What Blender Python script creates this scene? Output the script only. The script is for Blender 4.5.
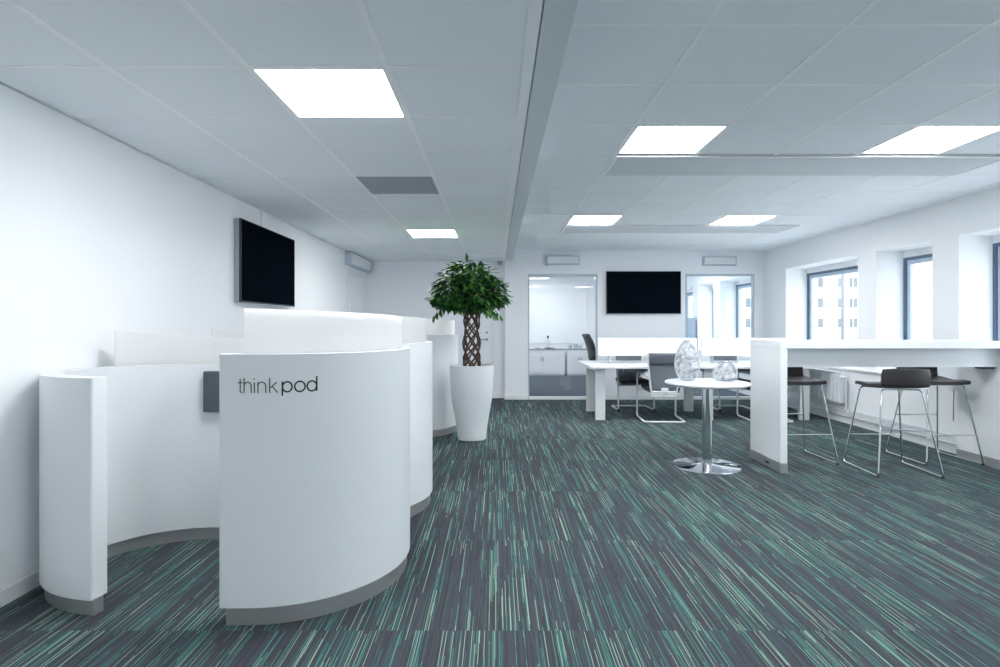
import bpy, bmesh, math, random
from math import sin, cos, pi, radians as R
from mathutils import Vector, Matrix

S = bpy.context.scene
COL = S.collection
for o in list(bpy.data.objects):
    bpy.data.objects.remove(o)
random.seed(7)

# ------------------------------------------------------------------ camera, sky, exposure
cd = bpy.data.cameras.new('camera'); cam = bpy.data.objects.new('camera', cd); COL.objects.link(cam)
cam.location = (0, 0, 1.30); cam.rotation_euler = (R(90), 0, 0)
cd.sensor_width = 36.0; cd.lens = 566 / 1000 * 36.0
cd.shift_x = 0.004; cd.shift_y = -0.0095
cd.clip_start = 0.05; cd.clip_end = 400
S.camera = cam
LAMP = 13.4        # radiance of the ceiling luminaires
SKY = 1.5          # radiance of the overcast sky
w = bpy.data.worlds.new('overcast_sky'); S.world = w; w.use_nodes = True
bg = w.node_tree.nodes['Background']; bg.inputs[0].default_value = (0.88, 0.95, 1.0, 1); bg.inputs[1].default_value = SKY
S.view_settings.view_transform = 'Standard'; S.view_settings.look = 'None'
S.view_settings.gamma = 1; S.view_settings.use_curve_mapping = False
S.view_settings.exposure = 1.34
S.cycles.max_bounces = 14; S.cycles.diffuse_bounces = 8; S.cycles.transparent_max_bounces = 16
S.cycles.sample_clamp_indirect = 8.0
try: S.cycles.use_denoising = True
except Exception: pass

# ------------------------------------------------------------------ materials
def mat(name, col, rough=0.5, metal=0.0, spec=0.5, bump=None, coat=0.0):
    m = bpy.data.materials.new(name); m.use_nodes = True
    nt = m.node_tree; b = nt.nodes['Principled BSDF']
    b.inputs['Base Color'].default_value = (*col, 1); b.inputs['Roughness'].default_value = rough
    b.inputs['Metallic'].default_value = metal; b.inputs['Specular IOR Level'].default_value = spec
    b.inputs['Coat Weight'].default_value = coat
    if bump:
        sc, st = bump
        tc = nt.nodes.new('ShaderNodeTexCoord'); n = nt.nodes.new('ShaderNodeTexNoise'); n.inputs['Scale'].default_value = sc
        bp = nt.nodes.new('ShaderNodeBump'); bp.inputs['Strength'].default_value = st; bp.inputs['Distance'].default_value = 0.002
        nt.links.new(tc.outputs['Object'], n.inputs['Vector']); nt.links.new(n.outputs['Fac'], bp.inputs['Height'])
        nt.links.new(bp.outputs['Normal'], b.inputs['Normal'])
    return m

def emit(name, col, st):
    m = bpy.data.materials.new(name); m.use_nodes = True; nt = m.node_tree
    nt.nodes.clear(); e = nt.nodes.new('ShaderNodeEmission'); o = nt.nodes.new('ShaderNodeOutputMaterial')
    e.inputs[0].default_value = (*col, 1); e.inputs[1].default_value = st
    nt.links.new(e.outputs[0], o.inputs[0]); return m

def glass(name, tint=(1, 1, 1), refl=1.0, ior=1.45):
    m = bpy.data.materials.new(name); m.use_nodes = True; nt = m.node_tree; nt.nodes.clear()
    t = nt.nodes.new('ShaderNodeBsdfTransparent'); g = nt.nodes.new('ShaderNodeBsdfGlossy'); f = nt.nodes.new('ShaderNodeFresnel')
    mx = nt.nodes.new('ShaderNodeMixShader'); o = nt.nodes.new('ShaderNodeOutputMaterial')
    t.inputs[0].default_value = (*tint, 1); g.inputs['Roughness'].default_value = 0.0
    ge = nt.nodes.new('ShaderNodeNewGeometry'); pw = nt.nodes.new('ShaderNodeMath'); pw.operation = 'MULTIPLY_ADD'   # same Fresnel from both sides of the pane
    pw.inputs[1].default_value = 1/ior - ior; pw.inputs[2].default_value = ior
    nt.links.new(ge.outputs['Backfacing'], pw.inputs[0]); nt.links.new(pw.outputs[0], f.inputs['IOR'])
    mu = nt.nodes.new('ShaderNodeMath'); mu.operation = 'MULTIPLY'; mu.inputs[1].default_value = refl
    nt.links.new(f.outputs[0], mu.inputs[0]); nt.links.new(mu.outputs[0], mx.inputs[0])
    nt.links.new(t.outputs[0], mx.inputs[1]); nt.links.new(g.outputs[0], mx.inputs[2]); nt.links.new(mx.outputs[0], o.inputs[0])
    return m

def frosted(name, col, tr):
    m = bpy.data.materials.new(name); m.use_nodes = True; nt = m.node_tree
    b = nt.nodes['Principled BSDF']; b.inputs['Base Color'].default_value = (*col, 1); b.inputs['Roughness'].default_value = 0.35
    t = nt.nodes.new('ShaderNodeBsdfTranslucent'); t.inputs[0].default_value = (*col, 1)
    mx = nt.nodes.new('ShaderNodeMixShader'); mx.inputs[0].default_value = tr
    o = nt.nodes['Material Output']
    nt.links.new(b.outputs[0], mx.inputs[1]); nt.links.new(t.outputs[0], mx.inputs[2]); nt.links.new(mx.outputs[0], o.inputs[0])
    return m

def carpet(name, bright=1.0):
    m = bpy.data.materials.new(name); m.use_nodes = True; nt = m.node_tree; L = nt.links.new
    b = nt.nodes['Principled BSDF']; b.inputs['Roughness'].default_value = 0.95; b.inputs['Specular IOR Level'].default_value = 0.08
    def N(t, **k):
        n = nt.nodes.new(t)
        for a, v in k.items(): setattr(n, a, v)
        return n
    def M(op, a, b_=None, c=None):
        n = N('ShaderNodeMath', operation=op)
        for i, v in enumerate((a, b_, c)):
            if v is None: continue
            if isinstance(v, (int, float)): n.inputs[i].default_value = v
            else: L(v, n.inputs[i])
        return n.outputs[0]
    tc = N('ShaderNodeTexCoord'); sp = N('ShaderNodeSeparateXYZ'); L(tc.outputs['Object'], sp.inputs[0])
    x, y = sp.outputs[0], sp.outputs[1]
    row = M('FLOOR', M('DIVIDE', M('SUBTRACT', y, 2.9), 0.5)); colm = M('FLOOR', M('DIVIDE', x, 0.5))
    def layer(width, seglen, seed, row=row):
        cell = M('FLOOR', M('DIVIDE', x, width))
        w1 = N('ShaderNodeTexWhiteNoise', noise_dimensions='3D'); c1 = N('ShaderNodeCombineXYZ')
        L(cell, c1.inputs[0]); L(row, c1.inputs[1]); c1.inputs[2].default_value = seed; L(c1.outputs[0], w1.inputs['Vector'])
        seg = M('FLOOR', M('ADD', M('DIVIDE', y, seglen), M('MULTIPLY', w1.outputs['Value'], 9.0)))
        w2 = N('ShaderNodeTexWhiteNoise', noise_dimensions='4D'); c2 = N('ShaderNodeCombineXYZ')
        L(cell, c2.inputs[0]); L(row, c2.inputs[1]); L(seg, c2.inputs[2]); L(c2.outputs[0], w2.inputs['Vector'])
        w2.inputs['W'].default_value = seed
        return w2.outputs['Value']
    c3 = N('ShaderNodeCombineXYZ'); L(M('MULTIPLY', x, 9.0), c3.inputs[0]); L(M('ADD', M('MULTIPLY', y, 1.3), M('MULTIPLY', row, 5.7)), c3.inputs[1])
    nz = N('ShaderNodeTexNoise'); nz.inputs['Scale'].default_value = 1.0; nz.inputs['Detail'].default_value = 2.0; L(c3.outputs[0], nz.inputs['Vector'])
    clus = M('MULTIPLY', M('SUBTRACT', nz.outputs['Fac'], 0.5), 0.85)
    a = M('ADD', layer(0.0068, 0.40, 1.0), M('MULTIPLY', clus, 0.9))
    c = M('ADD', layer(0.0029, 0.60, 4.0, M('FLOOR', M('MULTIPLY', M('ADD', row, 1.0), 0.5))), M('MULTIPLY', clus, 0.38))
    r1 = N('ShaderNodeValToRGB'); cr = r1.color_ramp; cr.interpolation = 'CONSTANT'
    cr.elements[0].position = 0; cr.elements[0].color = CARPET[0]
    cr.elements[1].position = 0.42; cr.elements[1].color = CARPET[1]
    e = cr.elements.new(0.90); e.color = CARPET[2]
    e = cr.elements.new(0.97); e.color = CARPET[3]
    L(a, r1.inputs[0])
    r2 = N('ShaderNodeValToRGB'); cr = r2.color_ramp; cr.interpolation = 'CONSTANT'
    cr.elements[0].position = 0; cr.elements[0].color = (0, 0, 0, 1)
    cr.elements[1].position = 0.83; cr.elements[1].color = (1, 1, 1, 1)
    L(c, r2.inputs[0])
    r3 = N('ShaderNodeValToRGB'); cr = r3.color_ramp; cr.interpolation = 'CONSTANT'
    cr.elements[0].position = 0; cr.elements[0].color = CARPET[4]
    cr.elements[1].position = 0.875; cr.elements[1].color = CARPET[5]
    e = cr.elements.new(0.955); e.color = CARPET[6]
    L(c, r3.inputs[0])
    mx = N('ShaderNodeMix', data_type='RGBA'); L(r2.outputs[0], mx.inputs[0]); L(r1.outputs[0], mx.inputs[6]); L(r3.outputs[0], mx.inputs[7])
    fn = N('ShaderNodeTexNoise'); fn.inputs['Scale'].default_value = 260; L(tc.outputs['Object'], fn.inputs['Vector'])
    sc = M('ADD', M('MULTIPLY', fn.outputs['Fac'], 0.9), 0.55 * bright)
    vm = N('ShaderNodeVectorMath', operation='SCALE'); L(mx.outputs[2], vm.inputs[0]); L(sc, vm.inputs['Scale'])
    L(vm.outputs[0], b.inputs['Base Color'])
    bp = N('ShaderNodeBump'); bp.inputs['Strength'].default_value = 0.4; bp.inputs['Distance'].default_value = 0.003
    L(fn.outputs['Fac'], bp.inputs['Height']); L(bp.outputs[0], b.inputs['Normal'])
    return m
CARPET = [(.056, .060, .072, 1), (.068, .073, .087, 1), (.052, .078, .088, 1), (.055, .130, .125, 1),
          (.062, .140, .138, 1), (.085, .260, .215, 1), (.29, .40, .315, 1)]
M_carpet = carpet('striped_carpet')
M_carpet_grey = mat('grey_carpet', (.10, .115, .14), .95, spec=.1, bump=(200, .5))
M_wall = mat('wall_paint', (.89, .905, .92), .6, spec=.3, bump=(120, .08))
M_wall_b = mat('wall_paint_grey', (.89, .91, .94), .6, spec=.3, bump=(120, .08))
M_tile = mat('ceiling_tile', (.90, .93, .965), .9, spec=.2, bump=(350, .25))
M_bar = mat('ceiling_grid', (.97, .98, .99), .5, spec=.3)
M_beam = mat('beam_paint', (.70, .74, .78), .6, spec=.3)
M_base = mat('baseboard_paint', (.84, .86, .88), .4)
M_pod = mat('pod_laminate', (.78, .81, .83), .38, spec=.45, coat=.12)
M_podtop = mat('pod_rim', (.88, .89, .90), .4)
M_screen = frosted('frosted_acrylic', (.97, .97, .965), .68)
M_steel = mat('brushed_steel', (.68, .665, .66), .36, .84)
M_black = mat('black_plastic', (.02, .02, .024), .35)
M_tv = mat('tv_glass', (.003, .006, .010), .25, spec=.0)
M_silver = mat('silver_trim', (.62, .65, .68), .25, 1.0)
M_tvside = mat('tv_housing', (.36, .39, .42), .45)
M_chrome = mat('chrome', (.72, .74, .76), .07, 1.0)
M_ink1 = mat('logo_grey', (.06, .065, .07), .5)
M_ink2 = mat('logo_black', (.010, .011, .013), .5)
M_panelgrey = mat('felt_grey', (.085, .10, .125), .85, bump=(300, .4))
M_pot = mat('pot_plastic', (.82, .85, .87), .35, coat=.15)
M_soil = mat('soil', (.04, .03, .025), .95, bump=(60, 1.0))
M_bark = mat('bark', (.085, .055, .042), .8, bump=(80, .8))
M_white = mat('white_laminate', (.86, .88, .90), .28, spec=.5)
M_whitepaint = mat('white_metal', (.80, .82, .84), .3)
M_shellwhite = mat('white_shell', (.82, .84, .86), .35)
M_mesh = mat('grey_mesh', (.20, .225, .26), .8, bump=(500, .5))
M_meshdark = mat('dark_grey_mesh', (.13, .15, .18), .8, bump=(500, .5))
M_seat = mat('seat_fabric', (.035, .045, .060), .85, bump=(300, .4))
M_seatolive = mat('seat_base', (.13, .125, .10), .7)
M_leather = mat('stool_leather', (.040, .036, .038), .42, spec=.5, bump=(220, .2))
M_leather2 = mat('stool_leather_blue', (.030, .036, .052), .45, spec=.5, bump=(220, .2))
M_frame = mat('window_frame', (.10, .15, .23), .4)
M_frame2 = mat('window_sash', (.50, .60, .72), .4)
M_pframe = mat('partition_frame', (.50, .56, .62), .4)
M_glass = glass('pane_glass', (.97, .985, 1.0))
M_glass2 = glass('partition_glass', (.95, .975, .985), .9)
M_vase = glass('vase_glass', (.90, .92, .94), 1.0, 1.5)
M_ring = mat('vase_ring_glass', (.94, .95, .96), .08, spec=.8)
M_ring.node_tree.nodes['Principled BSDF'].inputs['Transmission Weight'].default_value = .15
M_lamp = emit('luminaire_diffuser', (.98, .985, 1.0), LAMP)
M_casing = mat('vent_casing', (.84, .86, .88), .5)
M_grille = mat('vent_grille', (.78, .81, .84), .55)
M_vent = mat('vent_grey', (.42, .46, .50), .6)
M_slot = mat('vent_slot', (.05, .06, .08), .6)
M_fac = mat('facade', (.82, .84, .86), .8)
M_facwin = mat('facade_window', (.15, .165, .19), .3)
M_ground = mat('pale_ground', (.74, .76, .74), .9)
M_tree2 = mat('far_foliage', (.30, .38, .30), .9)
M_cab = mat('cabinet_white', (.84, .86, .88), .4)
M_edge = mat('cabinet_edge', (.30, .33, .37), .5)
M_locker = mat('locker_grey', (.30, .37, .46), .5)
M_whiteboard = mat('whiteboard', (.88, .90, .92), .12, spec=.6)

def leafmat():
    m = bpy.data.materials.new('ficus_leaf'); m.use_nodes = True; nt = m.node_tree; b = nt.nodes['Principled BSDF']
    g = nt.nodes.new('ShaderNodeNewGeometry'); r = nt.nodes.new('ShaderNodeValToRGB'); cr = r.color_ramp
    cr.elements[0].color = (.008, .045, .014, 1); cr.elements[1].color = (.13, .36, .05, 1)
    e = cr.elements.new(.55); e.color = (.018, .105, .026, 1)
    nt.links.new(g.outputs['Random Per Island'], r.inputs[0]); nt.links.new(r.outputs[0], b.inputs['Base Color'])
    b.inputs['Roughness'].default_value = .5; b.inputs['Specular IOR Level'].default_value = .3
    return m
M_leaf = leafmat()

# ------------------------------------------------------------------ mesh helpers
def link(name, bm, m, parent=None, smooth=False, loc=None):
    bmesh.ops.recalc_face_normals(bm, faces=bm.faces)
    me = bpy.data.meshes.new(name); bm.to_mesh(me); bm.free()
    for mm in (m if isinstance(m, (list, tuple)) else [m]): me.materials.append(mm)
    if smooth:
        for p in me.polygons: p.use_smooth = True
        me.set_sharp_from_angle(angle=R(38))
    o = bpy.data.objects.new(name, me); COL.objects.link(o)
    if parent is not None: o.parent = parent
    if loc is not None: o.location = loc
    return o

def bevel(o, wd=0.003, seg=2):
    b = o.modifiers.new('bevel', 'BEVEL'); b.width = wd; b.segments = seg; b.limit_method = 'ANGLE'; b.angle_limit = R(40)
    return o

def box(bm, x0, x1, y0, y1, z0, z1, mi=0):
    v = [bm.verts.new(p) for p in ((x0,y0,z0),(x1,y0,z0),(x1,y1,z0),(x0,y1,z0),(x0,y0,z1),(x1,y0,z1),(x1,y1,z1),(x0,y1,z1))]
    for f in ((0,3,2,1),(4,5,6,7),(0,1,5,4),(1,2,6,5),(2,3,7,6),(3,0,4,7)):
        bm.faces.new([v[i] for i in f]).material_index = mi

def B(*boxes):
    bm = bmesh.new()
    for b in boxes: box(bm, *b)
    return bm

def fillet(pts, r, n=5):
    out = [Vector(pts[0])]
    for i in range(1, len(pts) - 1):
        p0, p, p1 = Vector(pts[i-1]), Vector(pts[i]), Vector(pts[i+1])
        a = (p0 - p); b = (p1 - p); rr = min(r, a.length * .45, b.length * .45)
        a = p + a.normalized() * rr; b = p + b.normalized() * rr
        for k in range(n + 1):
            t = k / n; out.append(a * (1-t)**2 + p * 2*t*(1-t) + b * t*t)
    out.append(Vector(pts[-1])); return out

def tube(bm, pts, r, seg=10, closed=False, mi=0):
    pts = [Vector(p) for p in pts]; n = len(pts); rings = []
    rad = r if callable(r) else (lambda t: r)
    up = None
    for i, p in enumerate(pts):
        if closed: t = (pts[(i+1) % n] - pts[i-1])
        else: t = pts[min(i+1, n-1)] - pts[max(i-1, 0)]
        t.normalize()
        if up is None:
            up = Vector((0,0,1)) if abs(t.z) < .9 else Vector((1,0,0))
        up = (up - t * up.dot(t)).normalized(); s = t.cross(up)
        rr = rad(i / max(1, n-1))
        rings.append([bm.verts.new(p + (up * cos(2*pi*k/seg) + s * sin(2*pi*k/seg)) * rr) for k in range(seg)])
    m = n if closed else n - 1
    for i in range(m):
        a, b = rings[i], rings[(i+1) % n]
        for k in range(seg):
            bm.faces.new((a[k], a[(k+1) % seg], b[(k+1) % seg], b[k])).material_index = mi
    if not closed:
        bm.faces.new(rings[0]).material_index = mi; bm.faces.new(rings[-1][::-1]).material_index = mi

def lathe(bm, prof, seg=48, cx=0, cy=0, cap0=True, cap1=True):
    rings = []
    for r, z in prof:
        rings.append([bm.verts.new((cx + r*cos(2*pi*k/seg), cy + r*sin(2*pi*k/seg), z)) for k in range(seg)])
    for a, b in zip(rings, rings[1:]):
        for k in range(seg): bm.faces.new((a[k], a[(k+1) % seg], b[(k+1) % seg], b[k]))
    if cap0: bm.faces.new(rings[0][::-1])
    if cap1: bm.faces.new(rings[-1])

def prism(bm, outline, z0, z1):
    """outline: list of (x, y); z0/z1 a number or function of index"""
    f0 = z0 if callable(z0) else (lambda i: z0); f1 = z1 if callable(z1) else (lambda i: z1)
    lo = [bm.verts.new((p[0], p[1], f0(i))) for i, p in enumerate(outline)]
    hi = [bm.verts.new((p[0], p[1], f1(i))) for i, p in enumerate(outline)]
    n = len(outline)
    for i in range(n): bm.faces.new((lo[i], lo[(i+1) % n], hi[(i+1) % n], hi[i]))
    bmesh.ops.triangulate(bm, faces=[bm.faces.new(lo[::-1]), bm.faces.new(hi)])

def props(o, label, cat, group=None, kind=None):
    o['label'] = label; o['category'] = cat
    if group: o['group'] = group
    if kind: o['kind'] = kind
    return o
def thing(name, label, cat, loc=(0,0,0), rz=0, group=None):
    o = bpy.data.objects.new(name, None); COL.objects.link(o); o.empty_display_size = .1
    o.location = loc; o.rotation_euler = (0, 0, rz); return props(o, label, cat, group)
def struct(name, bm, m, parent=None, smooth=False):
    o = link(name, bm, m, parent, smooth)
    if parent is None: o['kind'] = 'structure'
    return o
def copy_tree(o, parent=None):
    kids = [c for c in o.children]
    c = o.copy(); COL.objects.link(c)
    if parent is not None: c.parent = parent
    for k in kids: copy_tree(k, c)
    return c
def dup(o, loc, rz, label):
    c = copy_tree(o); c.location = loc; c.rotation_euler = (0, 0, rz); c['label'] = label; return c

# ------------------------------------------------------------------ room dimensions
XL, XR, YB, YM, YR = -2.285, 4.61, -3.6, 9.746, 9.943
HL, HR = 2.415, 2.574
YE = 15.0

# floors
struct('floor', B((XL-.1, XR+.36, YB-.1, YM+.06, -.12, 0), (XL-.1, .3, YM+.06, YR+.1, -.12, 0)), M_carpet)
struct('floor', B((-.3, XR+.36, YM+.06+.0005, YE+.1, -.12, 0)) if False else B((.3, XR+.36, YM+.06, YE+.1, -.12, 0), (-.3, .3, YR+.1, YE+.1, -.12, 0)), M_carpet_grey)

# walls
struct('wall_left', B((XL-.1, XL, YB, YR+.1, 0, 2.8)), M_wall)
struct('wall_back', B((XL, .155, YR, YR+.1, 0, 2.8)), M_wall_b)
O1 = (.551, 1.748); O2 = (3.263, 4.443); OT = 2.161
struct('wall_far', B((.155, O1[0], YM, YR+.1, 0, 2.8), (O1[0], O1[1], YM, YM+.11, OT, 2.8), (O1[1], O2[0], YM, YM+.11, 0, 2.8),
                     (O2[0], O2[1], YM, YM+.11, OT, 2.8), (O2[1], XR, YM, YM+.11, 0, 2.8)), M_wall_b)
struct('wall_rear', B((XL-.1, XR+.4, YB-.1, YB, 0, 2.8)), M_wall)
WIN = [(7.21, 9.0), (5.98, 6.87), (3.85, 5.635), (2.62, 3.51), (.49, 2.28), (-.74, .15), (-2.87, -1.08), (10.02, 11.66), (12.0, 12.92), (13.27, 14.75)]  # includes unseen windows beside and behind the camera, added for daylight
Z0, Z1, XG = .70, 2.18, 4.945
wb = [(XR, XG+.12, YB, YE+.1, -.0, Z0), (XR, XG+.12, YB, YE+.1, Z1, 2.8)]
ys = sorted(WIN); prev = YB
for a, b in ys + [(YE+.1, None)]:
    wb.append((XR, XG+.12, prev, a, Z0, Z1)); prev = b
    if b is not None: wb.append((XG, XG+.12, a, b, 2.10, Z1))
struct('wall_right', B(*wb), M_wall)
struct('wall_partition', B((2.78, 2.88, YM+.11, YE, 0, 2.574)), M_wall)
struct('wall_end', B((-.3, XR, YE, YE+.1, 0, 2.8)), M_wall)
struct('wall_side', B((-.4, -.3, YR+.1, YE+.1, 0, 2.8)), M_wall)

# baseboards and wall trim
struct('baseboard_left', B((XL, XL+.016, YB, YR, 0, .075)), M_base)
struct('baseboard_back', B((XL+.016, .155, YR-.014, YR, 0, .07)), M_base)
struct('baseboard_far', B((.145, O1[0], YM-.014, YM, 0, .07), (O1[1], O2[0], YM-.014, YM, 0, .07), (O2[1], XR, YM-.014, YM, 0, .07)), M_base)
struct('baseboard_right', B((XR-.02, XR, YB, YM-.014, 0, .085), (XR-.028, XR, YB, YM-.014, .118, .165)), M_base)
bevel(struct('trim_1', B((XR-.035, XR+.33, YB, YM, Z0, Z0+.028)), M_base), .004)

# windows
def window(i, a, b):
    r = bpy.data.objects.new('window_%d' % i, None); COL.objects.link(r); r['kind'] = 'structure'; r.location = (XG, (a+b)/2, Z0)
    h = (b-a)/2; zt = 2.10-Z0; z0 = .028
    def fr(x0, x1, t, y, zb, ztop):
        return B((x0, x1, -y, -y+t, zb, ztop), (x0, x1, y-t, y, zb, ztop), (x0, x1, -y+t, y-t, zb, zb+t), (x0, x1, -y+t, y-t, ztop-t, ztop))
    link('window_frame', fr(0, .07, .035, h, z0, zt), M_frame, r)
    link('sash', fr(.02, .06, .05, h-.035, z0+.035, zt-.035), M_frame2, r)
    link('pane', B((.036, .042, -h+.085, h-.085, z0+.085, zt-.085)), M_glass, r)
for i, (a, b) in enumerate(WIN): window(i+1, a, b)

# ceilings: suspended tiles, the grid of bars is the backing the tiles hang below
def joints(base, lo, hi):
    k = math.floor((lo - base) / .6) ; out = [lo]
    v = base + k * .6
    while v < hi:
        if v > lo + .03 and v < hi - .03: out.append(v)
        v += .6
    return out + [hi]
def ceiling(xs, ys, H, holes):
    bm = bmesh.new()
    for i in range(len(xs)-1):
        for j in range(len(ys)-1):
            x0, x1, y0, y1 = xs[i], xs[i+1], ys[j], ys[j+1]
            cx, cy = (x0+x1)/2, (y0+y1)/2
            if any(a <= cx <= b and c <= cy <= d for a, b, c, d in holes): continue
            box(bm, x0+.012, x1-.012, y0+.010, y1-.010, H-.009, H, 0)
    for x in xs[1:-1]: box(bm, x-.012, x+.012, ys[0], ys[-1], H-.012, H, 1)
    for y in ys[1:-1]:
        for i in range(len(xs)-1): box(bm, xs[i]+.012, xs[i+1]-.012, y-.0095, y+.0055, H-.012, H, 1)
    box(bm, xs[0], xs[-1], ys[0], ys[-1], H, H+.04, 1)
    return bm
JLX = [XL, -1.67, -1.07, -.47, .117]; JLY = joints(2.432, YB, YR)
JRX = [.282, .89, 1.49, 2.09, 2.69, 3.29, 3.89, 4.49, XR]; JRY = joints(2.395, YB, YM)
struct('ceiling', ceiling(JLX, JLY, HL, [(-1.07, -.47, 2.43, 3.04), (-1.07, -.47, 6.63, 7.24), (-1.07, -.47, 4.23, 4.84), (-1.07, -.47, -1.8, -1.1)]), [M_tile, M_bar])
VB = [(.89, 3.89, 4.195, 4.795), (.89, 3.89, 7.195, 7.795)]
LR = [(.89, 3.595), (2.69, 3.595), (.89, 6.595), (2.69, 6.595), (.89, -.005), (2.69, -.005)]
struct('ceiling', ceiling(JRX, JRY, HR, VB + [(x, x+.6, y, y+.6) for x, y in LR]), [M_tile, M_bar])
struct('ceiling', B((-.3, 2.78, YM+.11, YE, HR, HR+.05), (2.88, XR+.33, YM+.11, YE, HR, HR+.05)), M_tile)
struct('trim_2', B((.117, .162, YB, YR, HL-.004, HL+.03)), M_bar)
struct('gap_shade_strip', B((.158, .169, YB, YR, HL+.01, HL+.03)), M_vent)  # shade of the gap beside the beam, set as a grey strip
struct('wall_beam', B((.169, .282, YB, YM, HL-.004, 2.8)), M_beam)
# wall angle trims where ceiling meets the walls
struct('trim_4', B((XL, XL+.02, YB, YR, HL-.009, HL-.007), (XR-.02, XR, YB, YM, HR-.012, HR-.007)), M_bar)

# ------------------------------------------------------------------ ceiling fittings
def light(x, y, H, label, w_=.6):
    t = thing('ceiling_light', label, 'ceiling light', (x+.3, y+.3, H), 0, 'square ceiling light panels')
    a, bb = .296, .278
    link('frame', B((-a, a, -a, -bb, -.013, 0), (-a, a, bb, a, -.013, 0), (-a, -bb, -bb, bb, -.013, 0), (bb, a, -bb, bb, -.013, 0)), M_bar, t)
    link('diffuser', B((-bb, bb, -bb, bb, -.012, -.001)), M_lamp, t)
    return t
light(-1.07, 2.432, HL, 'large square white light panel in the left ceiling, nearest of two there')
light(-1.07, 6.632, HL, 'small looking square light panel in the left ceiling, far one above the plant')
light(.89, 3.595, HR, 'square light panel just right of the ceiling beam, in front of the near vent strip')
light(2.69, 3.595, HR, 'square light panel nearest the windows, in front of the near vent strip')
light(.89, 6.595, HR, 'distant square light panel just right of the beam, by the far vent strip')
light(2.69, 6.595, HR, 'distant square light panel nearer the windows, by the far vent strip')
light(.89, -.005, HR, 'added square light panel overhead, unseen outside the picture, on the side near the beam')  # unseen panel, added to help light the room
light(-1.07, -1.768, HL, 'added square fill light panel, unseen behind the viewpoint in the left ceiling')  # unseen panel, added as soft fill for the lower left wall
light(2.69, -.005, HR, 'added square light panel overhead, unseen outside the picture, on the window side')  # also out of view, added for more interior light

t = thing('ceiling_vent', 'grey square air vent tile in the left ceiling, between the two light panels', 'ceiling vent', (-.77, 4.532, HL))
link('frame', B((-.296, .296, -.296, -.27, -.008, 0), (-.296, .296, .27, .296, -.008, 0), (-.296, -.27, -.27, .27, -.008, 0), (.27, .296, -.27, .27, -.008, 0)), M_vent, t)
bm = B((-.27, .27, -.27, .27, -.004, 0))
for k in range(17): box(bm, -.265, .265, -.262+k*.032, -.250+k*.032, -.010, -.004)
link('grille', bm, M_vent, t)
def vent_strip(y, label):
    t = thing('vent_strip', label, 'ceiling vent', (2.39, y+.3, HR), 0, 'long vent strips in the right ceiling')
    link('backing', B((-1.5, 1.5, -.30, .30, -.002, 0)), M_slot, t)
    link('casing', B((-1.49, 1.49, -.262, -.235, -.024, -.003), (-1.49, 1.49, .265, .29, -.024, -.003), (-1.49, -1.465, -.235, .265, -.024, -.003), (1.465, 1.49, -.235, .265, -.024, -.003)), M_casing, t)
    bm = B((-1.465, 1.465, -.235, .265, -.014, -.004))
    for k in range(20): box(bm, -1.46, 1.46, -.228+k*.0245, -.216+k*.0245, -.022, -.014)
    link('grille', bm, M_grille, t)
vent_strip(4.195, 'long white grilled vent strip in the right ceiling with dark front slot, near one')
vent_strip(7.195, 'long white vent strip in the right ceiling, far one beyond the first lights')

def wallbox(name, label, x0, x1, y0, y1, z0, z1, face):
    t = thing(name, label, 'wall vent', ((x0+x1)/2, (y0+y1)/2, z0), 0, 'white ventilation boxes on the walls')
    X, Y, Z = (x1-x0)/2, (y1-y0)/2, z1-z0
    bevel(link('casing', B((-X, X, -Y, Y, 0, Z)), M_pframe, t), .004)
    bm = bmesh.new()
    if face == 'y':
        box(bm, -X+.02, X-.02, -Y-.006, -Y, .02, Z-.02)
    else:
        box(bm, X, X+.006, -Y+.03, Y-.03, .02, Z-.02)
    bevel(link('front_panel', bm, M_whitepaint, t), .003)
wallbox('vent_box', 'shallow white vent box on far wall above the left glass panel', .861, 1.43, YM-.07, YM, 2.316, 2.471, 'y')
wallbox('vent_box', 'shallow white vent box on far wall above the right glass panel', 3.547, 4.116, YM-.07, YM, 2.305, 2.458, 'y')
wallbox('vent_box', 'long white box high on the left wall near its far corner', XL, XL+.105, 8.56, 9.9, 2.2, 2.395, 'x')

# small dark cable ends by the ceiling at the end of the recess
for k, xx in enumerate((.045, .085)):
    bm = bmesh.new(); tube(bm, [(xx, YR-.02, 2.408), (xx, YR-.025, 2.37), (xx+.004, YR-.03, 2.335)], .006, 8)
    props(link('cable_end', bm, M_black, smooth=True), ('left' if k == 0 else 'right') + ' one of two short dark cable ends hanging from the ceiling left of the pier', 'cable', 'short cable ends by the pier')

# ------------------------------------------------------------------ glass partitions in the far wall
def opening(x0, x1, n):
    r = bpy.data.objects.new('window_%d' % n, None); COL.objects.link(r); r['kind'] = 'structure'; r.location = ((x0+x1)/2, YM, 0)
    h = (x1-x0)/2; t = .022
    link('window_frame', B((-h, -h+t, -.006, .07, 0, OT), (h-t, h, -.006, .07, 0, OT), (-h+t, h-t, -.006, .07, OT-.035, OT)), M_pframe, r)
    link('threshold', B((-h+t, h-t, -.012, .07, 0, .045)), M_base, r)
    link('pane', B((-h+t, h-t, .03, .04, .045, OT-.035)), M_glass2, r)
opening(O1[0], O1[1], 11); opening(O2[0], O2[1], 12)

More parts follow.
